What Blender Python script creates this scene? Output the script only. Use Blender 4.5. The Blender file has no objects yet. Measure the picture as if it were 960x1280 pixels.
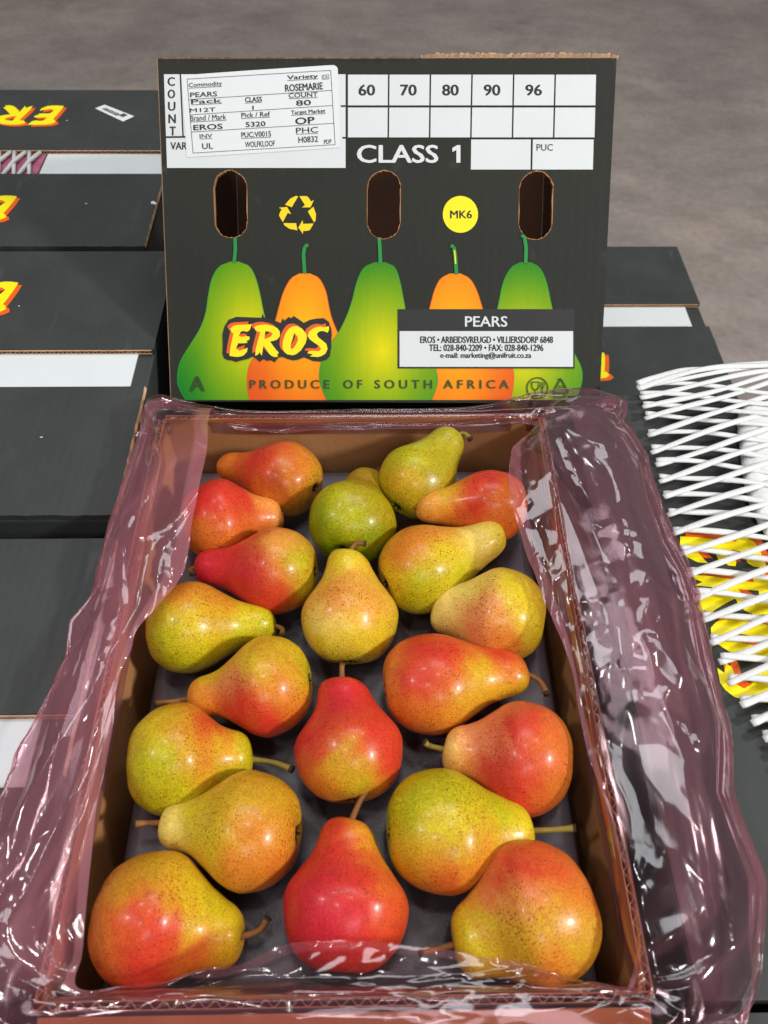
import bpy, bmesh, math, random
import numpy as np
from mathutils import Vector, Matrix, Euler
random.seed(7); RNG = np.random.default_rng(7)
R = math.radians
sc = bpy.context.scene
COL = sc.collection

# ------------------------------------------------------------------ camera
CP = np.array([0.0138448, -0.0536152, 0.4663090]); PITCH, YAW, ROLL, FPX = 0.9150107, 0.0281157, 0.0153481, 1005.85
FW = np.array([math.sin(YAW)*math.cos(PITCH), math.cos(YAW)*math.cos(PITCH), -math.sin(PITCH)])
_r = np.array([math.cos(YAW), -math.sin(YAW), 0.0]); _u = np.cross(_r, FW)
RT = math.cos(ROLL)*_r + math.sin(ROLL)*_u; UP = -math.sin(ROLL)*_r + math.cos(ROLL)*_u
cam_d = bpy.data.cameras.new('camera'); cam = bpy.data.objects.new('camera', cam_d); COL.objects.link(cam)
cam.matrix_world = Matrix(((RT[0], UP[0], -FW[0], CP[0]), (RT[1], UP[1], -FW[1], CP[1]), (RT[2], UP[2], -FW[2], CP[2]), (0, 0, 0, 1)))
cam_d.sensor_fit = 'VERTICAL'; cam_d.sensor_height = 36; cam_d.sensor_width = 27; cam_d.lens = 36*FPX/1280
cam_d.clip_start = .01; cam_d.clip_end = 200
cam_d.dof.use_dof = True; cam_d.dof.focus_distance = .60; cam_d.dof.aperture_fstop = 11
sc.camera = cam

# ------------------------------------------------------------------ light
world = bpy.data.worlds.new('World'); sc.world = world; world.use_nodes = True
wb = world.node_tree.nodes['Background']; wb.inputs[0].default_value = (.93, .97, 1, 1); wb.inputs[1].default_value = .15
def area(name, loc, target, sx, sy, power, col=(1, .98, .95)):
    l = bpy.data.lights.new(name, 'AREA'); l.shape = 'RECTANGLE'; l.size = sx; l.size_y = sy; l.energy = power; l.color = col
    o = bpy.data.objects.new(name, l); COL.objects.link(o); o.location = loc
    o.rotation_euler = (Vector(target)-Vector(loc)).to_track_quat('-Z', 'Y').to_euler(); return o
area('skylight', (.3, 2.2, 4.2), (0, .2, 0), 2.2, 1.1, 66, (.93, .97, 1))
area('area_lamp', (-2.6, -.3, 3.4), (0, .2, 0), .35, .3, 40)
area('area_lamp', (2.3, -.75, 1.7), (0, .2, 0), .28, .28, 88)
area('skylight', (.5, -3.0, 3.4), (0, .2, 0), 1.8, .9, 50, (.93, .97, 1))
for lx, ly in ((-1.5, 1.5), (1.9, 1.2), (-1.3, -1.3), (.2, .3)): area('area_lamp', (lx, ly, 4.2), (lx, ly, 0), .3, .3, 20)  # extra unseen lamps, added to put more glints on the film
sc.view_settings.view_transform = 'Standard'; sc.view_settings.look = 'None'
sc.view_settings.exposure = -0.30; sc.view_settings.gamma = 1.0; sc.view_settings.use_curve_mapping = False
sc.render.engine = 'CYCLES'
cy = sc.cycles
cy.use_denoising = True; cy.max_bounces = 12; cy.transparent_max_bounces = 32; cy.diffuse_bounces = 4; cy.glossy_bounces = 4
cy.sample_clamp_indirect = 6; cy.caustics_reflective = False; cy.caustics_refractive = False

# ------------------------------------------------------------------ helpers
def lin(c):
    return tuple((x/255/12.92 if x/255 <= .04045 else ((x/255+.055)/1.055)**2.4) for x in c)
def rgba(c): return (*lin(c), 1.0)
def ray(px, py):
    d = FW + RT*(px-480)/FPX + UP*(640-py)/FPX
    return d
def at(px, py, z=0.0):
    d = ray(px, py); t = (z-CP[2])/d[2]; return CP + d*t
def proj(P):
    d = np.asarray(P)-CP; z = d@FW
    return 480+FPX*(d@RT)/z, 640-FPX*(d@UP)/z, z

def tag(o, label=None, cat=None, group=None, kind=None):
    if label: o['label'] = label
    if cat: o['category'] = cat
    if group: o['group'] = group
    if kind: o['kind'] = kind
    return o
def thing(name, loc=(0, 0, 0), rot=(0, 0, 0)):
    o = bpy.data.objects.new(name, None); COL.objects.link(o); o.location = loc; o.rotation_euler = rot
    o.empty_display_size = .02; return o
def link(name, me, mat=None, parent=None, smooth=False):
    if mat is not None:
        me.materials.clear()
        for m in (mat if isinstance(mat, (list, tuple)) else [mat]): me.materials.append(m)
    if smooth: me.polygons.foreach_set('use_smooth', [True]*len(me.polygons))
    o = bpy.data.objects.new(name, me); COL.objects.link(o)
    if parent is not None: o.parent = parent
    return o
def mesh(name, vs, fs):
    me = bpy.data.meshes.new(name); me.from_pydata([tuple(map(float, v)) for v in vs], [], fs); me.update(); return me
class MB:
    def __init__(s): s.v = []; s.f = []
    def box(s, a, b):
        n = len(s.v); x0, y0, z0 = a; x1, y1, z1 = b
        s.v += [(x0,y0,z0),(x1,y0,z0),(x1,y1,z0),(x0,y1,z0),(x0,y0,z1),(x1,y0,z1),(x1,y1,z1),(x0,y1,z1)]
        s.f += [tuple(n+i for i in q) for q in ((0,3,2,1),(4,5,6,7),(0,1,5,4),(1,2,6,5),(2,3,7,6),(3,0,4,7))]; return s
    def quad(s, a, b, c, d):
        n = len(s.v); s.v += [a, b, c, d]; s.f.append((n, n+1, n+2, n+3)); return s
    def build(s, name, mat, parent=None, smooth=False, bev=0):
        me = mesh(name, s.v, s.f)
        if bev:
            bm = bmesh.new(); bm.from_mesh(me)
            bmesh.ops.bevel(bm, geom=bm.edges[:], offset=bev, segments=2, affect='EDGES', profile=.6)
            bm.to_mesh(me); bm.free()
        return link(name, me, mat, parent, smooth)
def catmull(P, n):
    P = np.asarray(P, float); m = len(P)
    t = np.linspace(0, m-1, n); i = np.clip(t.astype(int), 0, m-2); f = (t-i)[:, None]
    p0 = P[np.maximum(i-1, 0)]; p1 = P[i]; p2 = P[i+1]; p3 = P[np.minimum(i+2, m-1)]
    return .5*((2*p1)+(-p0+p2)*f+(2*p0-5*p1+4*p2-p3)*f**2+(-p0+3*p1-3*p2+p3)*f**3)
def tube(pts, rad, ns=8, flat=1.0):
    pts = np.asarray(pts, float); n = len(pts)
    rad = np.broadcast_to(np.asarray(rad, float), (n,))
    T = np.gradient(pts, axis=0); T /= np.linalg.norm(T, axis=1)[:, None]
    ref = np.array([0, 0, 1.0]) if abs(T[:, 2]).mean() < .8 else np.array([1.0, 0, 0])
    V = []
    for k in range(n):
        a = np.cross(T[k], ref); a /= np.linalg.norm(a); b = np.cross(a, T[k])
        for j in range(ns):
            th = 2*math.pi*j/ns; V.append(pts[k]+rad[k]*(math.cos(th)*a+flat*math.sin(th)*b))
    F = [(k*ns+j, k*ns+(j+1) % ns, (k+1)*ns+(j+1) % ns, (k+1)*ns+j) for k in range(n-1) for j in range(ns)]
    F.append(tuple(range(ns-1, -1, -1))); F.append(tuple(range((n-1)*ns, n*ns)))
    return V, F
# smooth value noise on arrays
def vnoise(x, y, seed=0, px=0):
    xi = np.floor(x).astype(int); yi = np.floor(y).astype(int); fx = x-xi; fy = y-yi
    fx = fx*fx*(3-2*fx); fy = fy*fy*(3-2*fy)
    def h(a, b):
        if px: a = a % px
        n = (a*374761393+b*668265263+seed*2147483647) & 0xffffffff
        n = ((n ^ (n >> 13))*1274126177) & 0xffffffff
        return ((n ^ (n >> 16)) & 0xffff)/65535.0
    return (h(xi, yi)*(1-fx)+h(xi+1, yi)*fx)*(1-fy)+(h(xi, yi+1)*(1-fx)+h(xi+1, yi+1)*fx)*fy

# flat print: 2D shapes and text ------------------------------------------------
def curve_mesh(splines, extrude=0.0):
    cu = bpy.data.curves.new('c', 'CURVE'); cu.dimensions = '2D'; cu.fill_mode = 'BOTH' if extrude else 'FRONT'; cu.extrude = extrude
    for s in splines:
        sp = cu.splines.new('POLY'); sp.points.add(len(s)-1)
        for p, q in zip(sp.points, s): p.co = (q[0], q[1], 0, 1)
        sp.use_cyclic_u = True
    o = bpy.data.objects.new('c', cu); COL.objects.link(o)
    me = bpy.data.meshes.new_from_object(o.evaluated_get(bpy.context.evaluated_depsgraph_get()))
    bpy.data.objects.remove(o); bpy.data.curves.remove(cu); return me
_tc = {}
def text_mesh(body, bold=0.0):
    k = (body, bold)
    if k in _tc: return _tc[k]
    cu = bpy.data.curves.new('t', 'FONT'); cu.body = body; cu.size = 1; cu.offset = bold; cu.resolution_u = 3; cu.fill_mode = 'FRONT'
    o = bpy.data.objects.new('t', cu); COL.objects.link(o)
    me = bpy.data.meshes.new_from_object(o.evaluated_get(bpy.context.evaluated_depsgraph_get()))
    bpy.data.objects.remove(o); bpy.data.curves.remove(cu)
    v = np.array([q.co[:2] for q in me.vertices]); f = [tuple(p.vertices) for p in me.polygons]
    bpy.data.meshes.remove(me)
    lo, hi = v.min(0), v.max(0); v = (v-lo)/(hi-lo)
    _tc[k] = (v, f); return _tc[k]
class Flat:
    """flat shapes collected into one mesh; fn maps (a, b) of the drawing to a local 3D point at height off"""
    def __init__(s, fn): s.fn = fn; s.v = []; s.f = []
    def add2(s, v2, fs, off):
        n = len(s.v); s.v += [s.fn(a, b, off) for a, b in v2]; s.f += [tuple(n+i for i in f) for f in fs]; return s
    def poly(s, splines, off):
        me = curve_mesh(splines)
        s.add2([q.co[:2] for q in me.vertices], [tuple(p.vertices) for p in me.polygons], off); bpy.data.meshes.remove(me); return s
    def rect(s, x0, y0, x1, y1, off): return s.add2([(x0, y0), (x1, y0), (x1, y1), (x0, y1)], [(0, 1, 2, 3)], off)
    def line(s, a, b, w, off):
        a = np.array(a, float); b = np.array(b, float); d = b-a; d /= np.linalg.norm(d); n = np.array([-d[1], d[0]])*w/2
        return s.add2([tuple(a-n), tuple(b-n), tuple(b+n), tuple(a+n)], [(0, 1, 2, 3)], off)
    def path(s, pts, w, off, closed=False):
        pts = list(pts)+([pts[0]] if closed else [])
        for a, b in zip(pts, pts[1:]): s.line(a, b, w, off)
        return s
    def text(s, body, a, b, h, off, bold=0.0):
        """text whose box runs from a (bottom left) to b (bottom right), h high"""
        v, f = text_mesh(body); a = np.array(a, float); b = np.array(b, float); d = b-a
        u = np.array([d[1], -d[0]]); u = u/np.linalg.norm(u)*h; e = d/np.linalg.norm(d)*bold*h*.9
        a = a+e; d = d-2*e   # the heavier weights are printed as overlapping passes
        for k, q in enumerate(((0, 0),) if bold < .008 else ((-1, 0), (1, 0), (0, .35), (0, -.35))):
            w = a+e*q[0]+u/h*bold*h*q[1]
            s.add2([tuple(w+d*p[0]+u*p[1]) for p in v], f, off+k*.000012)
        return s
    def build(s, name, mat, parent): return link(name, mesh(name, s.v, s.f), mat, parent)
def ell(cx, cy_, rx, ry, n=40): return [(cx+rx*math.cos(2*math.pi*k/n), cy_+ry*math.sin(2*math.pi*k/n)) for k in range(n)]

# ------------------------------------------------------------------ materials
def nodes(name):
    m = bpy.data.materials.new(name); m.use_nodes = True; nt = m.node_tree
    return m, nt, nt.nodes, nt.links, nt.nodes['Principled BSDF']
def noise_node(N, L, scale, detail=4, coord='Object', stretch=None, rough=.55):
    tc = N.new('ShaderNodeTexCoord'); n = N.new('ShaderNodeTexNoise'); n.inputs['Scale'].default_value = scale
    n.inputs['Detail'].default_value = detail; n.inputs['Roughness'].default_value = rough
    if stretch:
        mp = N.new('ShaderNodeMapping'); mp.inputs['Scale'].default_value = stretch
        L.new(tc.outputs[coord], mp.inputs[0]); L.new(mp.outputs[0], n.inputs['Vector'])
    else: L.new(tc.outputs[coord], n.inputs['Vector'])
    return n
def ramp(N, L, src, stops):
    r = N.new('ShaderNodeValToRGB'); L.new(src, r.inputs[0]); e = r.color_ramp.elements
    e[0].position, e[0].color = stops[0][0], stops[0][1]; e[1].position, e[1].color = stops[-1][0], stops[-1][1]
    for p, c in stops[1:-1]: q = e.new(p); q.color = c
    return r
def mixc(N, L, fac, a, b, mode='MIX'):
    m = N.new('ShaderNodeMix'); m.data_type = 'RGBA'; m.blend_type = mode
    for s, i in ((fac, 0), (a, 6), (b, 7)):
        if hasattr(s, 'is_output'): L.new(s, m.inputs[i])
        else: m.inputs[i].default_value = s
    return m.outputs[2]
def math_(N, L, op, a, b=None, clamp=False):
    m = N.new('ShaderNodeMath'); m.operation = op; m.use_clamp = clamp
    for s, i in ((a, 0), (b, 1)):
        if s is None: continue
        if hasattr(s, 'is_output'): L.new(s, m.inputs[i])
        else: m.inputs[i].default_value = s
    return m.outputs[0]
def bump(N, L, P, src, strength, dist):
    b = N.new('ShaderNodeBump'); b.inputs['Strength'].default_value = strength; b.inputs['Distance'].default_value = dist
    L.new(src, b.inputs['Height']); L.new(b.outputs[0], P.inputs['Normal']); return b

def card_mat(name, c0, c1, rough=.5, scuff=None, flute=True, spec=.4):
    m, nt, N, L, P = nodes(name)
    n1 = noise_node(N, L, 14, 6); r1 = ramp(N, L, n1.outputs[0], [(.3, rgba(c0)), (.7, rgba(c1))]); col = r1.outputs[0]
    n2 = noise_node(N, L, 420, 3); col = mixc(N, L, .12, col, n2.outputs[0], 'OVERLAY')
    if scuff:
        n3 = noise_node(N, L, 45, 5, stretch=(1, .25, 1)); r3 = ramp(N, L, n3.outputs[0], [(.63, (0, 0, 0, 1)), (.80, (1, 1, 1, 1))])
        f = math_(N, L, 'MULTIPLY', r3.outputs[0], .35); col = mixc(N, L, f, col, rgba(scuff))
    L.new(col, P.inputs['Base Color']); P.inputs['Roughness'].default_value = rough; P.inputs['Specular IOR Level'].default_value = spec
    rr = ramp(N, L, n1.outputs[0], [(.3, (rough-.08,)*3+(1,)), (.7, (rough+.1,)*3+(1,))]); L.new(rr.outputs[0], P.inputs['Roughness'])
    w = N.new('ShaderNodeTexWave'); w.inputs['Scale'].default_value = 40; w.inputs['Distortion'].default_value = .6; w.bands_direction = 'X'
    tc = N.new('ShaderNodeTexCoord'); L.new(tc.outputs['Object'], w.inputs['Vector'])
    n4 = noise_node(N, L, 160, 3)
    h = math_(N, L, 'ADD', math_(N, L, 'MULTIPLY', w.outputs['Fac'], .35 if flute else 0), n4.outputs[0])
    bump(N, L, P, h, .25, .0006)
    return m
def plain(name, c, rough=.55, var=.06, scale=30, spec=.4):
    m, nt, N, L, P = nodes(name)
    n = noise_node(N, L, scale, 5)
    a = tuple(max(0, x*(1-var)) for x in lin(c)); b = tuple(min(1, x*(1+var)) for x in lin(c))
    r = ramp(N, L, n.outputs[0], [(.3, (*a, 1)), (.7, (*b, 1))])
    L.new(r.outputs[0], P.inputs['Base Color']); P.inputs['Roughness'].default_value = rough; P.inputs['Specular IOR Level'].default_value = spec
    return m
def vcol_mat(name, rough=.5):
    m, nt, N, L, P = nodes(name); a = N.new('ShaderNodeVertexColor'); a.layer_name = 'print'
    n = noise_node(N, L, 300, 3, stretch=(1, 1, .1)); c = mixc(N, L, .08, a.outputs[0], n.outputs[0], 'OVERLAY')
    L.new(c, P.inputs['Base Color']); P.inputs['Roughness'].default_value = rough; P.inputs['Specular IOR Level'].default_value = .2; return m

M = {}
M['black'] = card_mat('black_card', (53, 56, 55), (60, 63, 61), .5, (110, 114, 114), spec=.3)
M['black_lid'] = card_mat('black_lid_card', (37, 38, 33), (45, 45, 39), .55, (85, 85, 78), spec=.22)
M['kraft'] = card_mat('kraft_card', (168, 116, 72), (188, 136, 88), .75, None, spec=.2)
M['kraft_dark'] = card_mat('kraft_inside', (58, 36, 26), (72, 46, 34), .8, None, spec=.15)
M['liner'] = card_mat('kraft_edge', (186, 146, 112), (206, 168, 134), .8, None, False, .15)
M['white'] = plain('white_print', (216, 220, 221), .5, .02)
M['sticker'] = plain('sticker_paper', (224, 227, 229), .45, .015)
M['ink'] = plain('black_ink', (34, 35, 34), .5, .1)
M['ink_grey'] = plain('grey_ink', (105, 108, 112), .5, .1)
M['yellow'] = plain('yellow_ink', (250, 214, 4), .45, .04)
M['yellow2'] = plain('yellow_lime_ink', (250, 232, 10), .45, .03)
M['orange'] = plain('orange_ink', (232, 96, 24), .45, .06)
M['green_ink'] = plain('green_ink', (22, 140, 58), .5, .08)
M['dark_green_ink'] = plain('dark_green_ink', (44, 70, 22), .5, .08)
M['red_edge'] = plain('red_orange_ink', (226, 84, 40), .5, .05)
M['print'] = vcol_mat('printed_gradient')
M['foam'] = None
def foam():
    m, nt, N, L, P = nodes('white_foam'); P.inputs['Base Color'].default_value = rgba((218, 219, 218)); P.inputs['Roughness'].default_value = .6
    P.inputs['Subsurface Weight'].default_value = .25; P.inputs['Subsurface Radius'].default_value = (.004, .004, .004); P.inputs['Subsurface Scale'].default_value = 1
    n = noise_node(N, L, 500, 4); bump(N, L, P, n.outputs[0], .35, .0012); return m
M['foam'] = foam()
def tray_mat():
    m, nt, N, L, P = nodes('grey_tray_board'); n = noise_node(N, L, 22, 6)
    r = ramp(N, L, n.outputs[0], [(.3, rgba((78, 74, 80))), (.7, rgba((98, 93, 100)))])
    n2 = noise_node(N, L, 900, 2); r2 = ramp(N, L, n2.outputs[0], [(.62, (0, 0, 0, 1)), (.75, (1, 1, 1, 1))])
    c = mixc(N, L, math_(N, L, 'MULTIPLY', r2.outputs[0], .25), r.outputs[0], rgba((175, 172, 178)))
    L.new(c, P.inputs['Base Color']); P.inputs['Roughness'].default_value = .38; P.inputs['Specular IOR Level'].default_value = .5
    bump(N, L, P, n2.outputs[0], .25, .0008); return m
M['tray'] = tray_mat()
def floor_mat():
    m, nt, N, L, P = nodes('concrete_floor'); n = noise_node(N, L, 1.7, 7, rough=.65); n2 = noise_node(N, L, 9, 6, stretch=(.8, 1.2, 1))
    r = ramp(N, L, n.outputs[0], [(.3, rgba((132, 122, 119))), (.55, rgba((150, 138, 131))), (.75, rgba((164, 148, 135)))])
    r2 = ramp(N, L, n2.outputs[0], [(.35, (.35, .35, .35, 1)), (.7, (.62, .62, .62, 1))])
    c = mixc(N, L, .5, r.outputs[0], r2.outputs[0], 'OVERLAY')
    n3 = noise_node(N, L, 3.3, 6, rough=.7); c = mixc(N, L, math_(N, L, 'MULTIPLY', ramp(N, L, n3.outputs[0], [(.56, (0, 0, 0, 1)), (.70, (1, 1, 1, 1))]).outputs[0], .35), c, rgba((88, 80, 74)))
    n4 = noise_node(N, L, 60, 4); c = mixc(N, L, .25, c, n4.outputs[0], 'OVERLAY'); L.new(c, P.inputs['Base Color']); P.inputs['Roughness'].default_value = .55
    bump(N, L, P, n2.outputs[0], .2, .003); return m
M['floor'] = floor_mat()
M['wood'] = card_mat('pallet_wood', (150, 112, 74), (178, 138, 96), .8, None, False)
def pear_mat():
    m, nt, N, L, P = nodes('pear_skin')
    a = N.new('ShaderNodeVertexColor'); a.layer_name = 'skin'
    n = noise_node(N, L, 55, 6, rough=.6); n2 = noise_node(N, L, 190, 4)
    col = mixc(N, L, .24, a.outputs[0], ramp(N, L, n.outputs[0], [(.3, (.36, .34, .36, 1)), (.7, (.64, .64, .60, 1))]).outputs[0], 'OVERLAY')
    col = mixc(N, L, .22, col, n2.outputs[0], 'OVERLAY')
    tc = N.new('ShaderNodeTexCoord')
    dens = noise_node(N, L, 38, 3)
    def dots(scale, lo, hi, k, colr, col):
        v = N.new('ShaderNodeTexVoronoi'); v.inputs['Scale'].default_value = scale; L.new(tc.outputs['Object'], v.inputs['Vector'])
        sep = N.new('ShaderNodeSeparateColor'); L.new(v.outputs['Color'], sep.inputs[0])
        th = math_(N, L, 'MULTIPLY', math_(N, L, 'ADD', math_(N, L, 'MULTIPLY', sep.outputs[0], .30), .10), math_(N, L, 'MULTIPLY', dens.outputs[0], 2.0))
        f = math_(N, L, 'SUBTRACT', th, v.outputs['Distance']); f = math_(N, L, 'MULTIPLY', f, 9.0, True)
        f = math_(N, L, 'MULTIPLY', f, k)
        return mixc(N, L, f, col, colr, 'MIX')
    col = dots(600, 0, 0, .62, rgba((136, 44, 10)), col)
    col = dots(1000, 0, 0, .50, rgba((160, 76, 18)), col)
    n5 = noise_node(N, L, 950, 2); col = mixc(N, L, .34, col, ramp(N, L, n5.outputs[0], [(.36, (.2, .2, .2, 1)), (.64, (.8, .8, .8, 1))]).outputs[0], 'OVERLAY')
    L.new(col, P.inputs['Base Color'])
    P.inputs['Roughness'].default_value = .34; P.inputs['Specular IOR Level'].default_value = .26
    P.inputs['Subsurface Weight'].default_value = .12; P.inputs['Subsurface Radius'].default_value = (.006, .003, .0015); P.inputs['Subsurface Scale'].default_value = 1
    P.inputs['Coat Weight'].default_value = .11; P.inputs['Coat Roughness'].default_value = .12
    nb = noise_node(N, L, 130, 4); bump(N, L, P, nb.outputs[0], .16, .0015)
    return m
M['pear'] = pear_mat()
M['stem'] = card_mat('pear_stem', (110, 66, 30), (150, 100, 44), .65, None, False)
M['stem_green'] = card_mat('pear_stem_green', (126, 110, 38), (160, 138, 56), .6, None, False)
M['calyx'] = plain('calyx', (52, 38, 22), .8, .3, 200)
def film_mat():
    m = bpy.data.materials.new('pink_film'); m.use_nodes = True; nt = m.node_tree; N = nt.nodes; L = nt.links; N.clear()
    out = N.new('ShaderNodeOutputMaterial')
    tr = N.new('ShaderNodeBsdfTransparent'); tr.inputs[0].default_value = (.94, .80, .84, 1)
    di = N.new('ShaderNodeBsdfDiffuse'); di.inputs[0].default_value = (.88, .36, .44, 1)
    tl = N.new('ShaderNodeBsdfTranslucent'); tl.inputs[0].default_value = (.88, .36, .44, 1)
    ms = N.new('ShaderNodeMixShader'); ms.inputs[0].default_value = .5; L.new(di.outputs[0], ms.inputs[1]); L.new(tl.outputs[0], ms.inputs[2])
    gl = N.new('ShaderNodeBsdfGlossy'); gl.inputs['Color'].default_value = (1, .97, .98, 1); gl.inputs['Roughness'].default_value = .10
    nb = noise_node(N, L, 60, 5, stretch=(1, .35, 1)); b = N.new('ShaderNodeBump'); b.inputs['Strength'].default_value = .05; b.inputs['Distance'].default_value = .002
    L.new(nb.outputs[0], b.inputs['Height']); L.new(b.outputs[0], gl.inputs['Normal'])
    lw = N.new('ShaderNodeLayerWeight'); lw.inputs[0].default_value = .5
    n = noise_node(N, L, 30, 5, stretch=(1.2, .3, 1)); rn = ramp(N, L, n.outputs[0], [(.42, (0, 0, 0, 1)), (.72, (1, 1, 1, 1))])
    fac = math_(N, L, 'POWER', lw.outputs['Facing'], 2.0)
    ga = N.new('ShaderNodeVertexColor'); ga.layer_name = 'gather'
    hz = math_(N, L, 'ADD', math_(N, L, 'MULTIPLY', fac, .05), math_(N, L, 'MULTIPLY', rn.outputs[0], .012)); hz = math_(N, L, 'ADD', hz, math_(N, L, 'MULTIPLY', ga.outputs[0], .40)); hz = math_(N, L, 'ADD', hz, .003, True)
    m1 = N.new('ShaderNodeMixShader'); L.new(hz, m1.inputs[0]); L.new(tr.outputs[0], m1.inputs[1]); L.new(ms.outputs[0], m1.inputs[2])
    fr = N.new('ShaderNodeFresnel'); fr.inputs[0].default_value = 1.5; L.new(b.outputs[0], fr.inputs['Normal'])
    ff = math_(N, L, 'MINIMUM', math_(N, L, 'MULTIPLY', fr.outputs[0], 1.15, True), .4)
    m2 = N.new('ShaderNodeMixShader'); L.new(ff, m2.inputs[0]); L.new(m1.outputs[0], m2.inputs[1]); L.new(gl.outputs[0], m2.inputs[2])
    L.new(m2.outputs[0], out.inputs[0]); return m
M['film'] = film_mat()

# ------------------------------------------------------------------ setting: floor, pallet
FLOOR = -.62
mb = MB(); mb.quad((-30, -30, FLOOR), (30, -30, FLOOR), (30, 60, FLOOR), (-30, 60, FLOOR))
tag(mb.build('floor', M['floor']), kind='structure')
pal = tag(thing('pallet', (-.05, .3, FLOOR)), 'wooden pallet under the stack of black cartons on the concrete floor', 'pallet')
for k in range(7):
    MB().box((-.55, -.62+k*.2, .122), (.55, -.5+k*.2, .144)).build('deck_board', M['wood'], pal, bev=.002)
for x in (-.5, 0, .5):
    MB().box((x-.05, -.62, .0), (x+.05, .70, .12)).build('bearer', M['wood'], pal, bev=.002)

# ------------------------------------------------------------------ brush lettering (from the carton print), drawing units
LOGO = {
 'E': [[(150,165),(172,146),(200,140),(292,136),(288,152),(280,174),(262,186),(240,180),(222,183),(206,214),(230,220),(262,214),(280,220),(276,240),(258,246),(266,258),(240,262),(204,262),(188,296),(210,312),(240,302),(266,292),(262,318),(238,344),(210,352),(180,352),(160,348),(145,345),(148,318),(152,290),(162,240),(172,196),(160,190)]],
 'R': [[(310,152),(345,140),(385,137),(430,146),(462,160),(480,184),(482,214),(464,236),(440,246),(415,250),(436,280),(456,306),(474,326),(462,338),(470,350),(446,354),(425,346),(408,330),(395,310),(382,292),(372,276),(366,310),(360,346),(346,322),(334,338),(316,346),(320,300),(330,262),(340,225),(350,186),(330,184),(318,176)],
       [(384,182),(412,184),(432,196),(424,214),(404,226),(376,234),(380,210)]],
 'O': [[(560,152),(590,148),(628,164),(656,200),(660,232),(650,264),(620,310),(590,334),(565,342),(530,336),(508,318),(498,292),(500,250),(512,212),(526,184),(542,164)],
       [(576,192),(596,214),(602,238),(590,266),(574,292),(560,302),(550,290),(556,262),(566,230)]],
 'S': [[(806,148),(808,172),(798,192),(776,182),(755,180),(736,188),(726,202),(738,226),(766,246),(790,266),(798,300),(784,330),(760,346),(735,354),(710,352),(680,350),(700,336),(664,326),(676,314),(700,312),(740,315),(756,300),(740,278),(706,256),(680,236),(666,210),(676,184),(700,165),(726,154),(752,150),(776,156)]],
}
BLOB = [(98,200),(112,150),(140,105),(190,86),(260,88),(360,92),(366,62),(374,88),(404,98),(450,112),(486,128),(500,96),(512,112),(540,86),(556,96),(572,80),(600,98),(640,126),(680,106),(720,98),(770,94),(808,120),(816,160),(820,146),(826,200),(820,280),(826,268),(812,350),(790,372),(750,384),(700,380),(660,362),(640,356),(600,372),(570,376),(530,366),(500,352),(470,356),(446,388),(420,374),(396,380),(372,366),(346,386),(320,362),(298,350),(270,366),(230,374),(190,386),(160,376),(128,372),(108,360),(98,330),(100,260)]
def logo(fn, parent, off, blob=True):
    """fn maps drawing units to local points"""
    lg = None
    if blob:
        f = Flat(fn); f.poly([BLOB], off); lg = f.build('logo', M['ink'], parent)
    par = lg or parent
    f = Flat(fn)
    for ch in 'EROS': f.poly([[(x-20, y-18) for x, y in s] for s in LOGO[ch]], off+.00012)
    o = f.build('logo_shadow' if lg else 'logo', M['orange'], par)
    if lg is None: par = o
    f = Flat(fn)
    for ch in 'EROS': f.poly(LOGO[ch], off+.00024)
    f.build('logo_letters', M['yellow2'], par)

# ------------------------------------------------------------------ closed black cartons
def carton(label, loc, W, D, H, rear, front, white, logos, rot=0.0, group='closed black cartons', gapnet=False, plain_top=False):
    """origin at the middle of the top; rear/front: y edges of the two flaps' inner ends; white: x range of the white strip between them"""
    t = thing('carton', loc, (0, 0, rot)); tag(t, label, 'carton', group)
    T = .005
    MB().box((-W/2, -D/2, -H), (W/2, D/2, -T-.001)).build('body', M['black'], t, bev=.002)
    def flap(y0, y1):
        m = MB()
        jag = np.linspace(-W/2, W/2, 60)
        ya = y0+(RNG.random(60)-.5)*.0010
        yb = np.full(60, y1)
        v = []; f = []
        for x, a, b in zip(jag, ya, yb): v += [(x, a, -T), (x, b, -T), (x, b, 0), (x, a, 0)]
        for i in range(59):
            p = 4*i; q = p+4
            f += [(p+3, q+3, q+2, p+2), (p, p+1, q+1, q), (p+1, p+2, q+2, q+1), (p, q, q+3, p+3)]
        f += [(0, 3, 2, 1), (4*59, 4*59+1, 4*59+2, 4*59+3)]
        return link('flap', mesh('flap', v, f), M['black'], t)
    fr = flap(rear, D/2)
    # torn brown board edge of the rear flap: two liners and the fluting between them
    for z in (-.0006, -.0043):
        MB().box((-W/2+.002, rear-.0011, z-.0007), (W/2-.002, rear-.0002, z)).build('board_edge', M['liner'], fr)
    v = []; f = []; n = int(W/.0037)
    for i in range(n):
        x = -W/2+.003+i*.0037; z = -.0009 if i % 2 else -.0042
        v += [(x, rear-.0010, z-.0004), (x, rear-.0010, z+.0004)]
    for i in range(n-1): f.append((2*i, 2*i+2, 2*i+3, 2*i+1))
    tag(link('fluting', mesh('fluting', v, f), M['kraft'], fr), kind='stuff')
    flap(-D/2, front)
    if white:
        MB().box((white[0], front-.004, -T-.0008), (white[1], rear+.004, -T+.0006)).build('white_strip', M['white'], t)
    for (x, y, s, a) in logos:   # centre of the logo, letter height, turn
        ca, sa = math.cos(a), math.sin(a); k = s/215
        fn = lambda p, q, off: (x+((p-475)*k*ca-(-(q-245))*k*sa), y+((p-475)*k*sa+(-(q-245))*k*ca), off)
        logo(fn, t, .0003, False)
    return t
PI = math.pi
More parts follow.
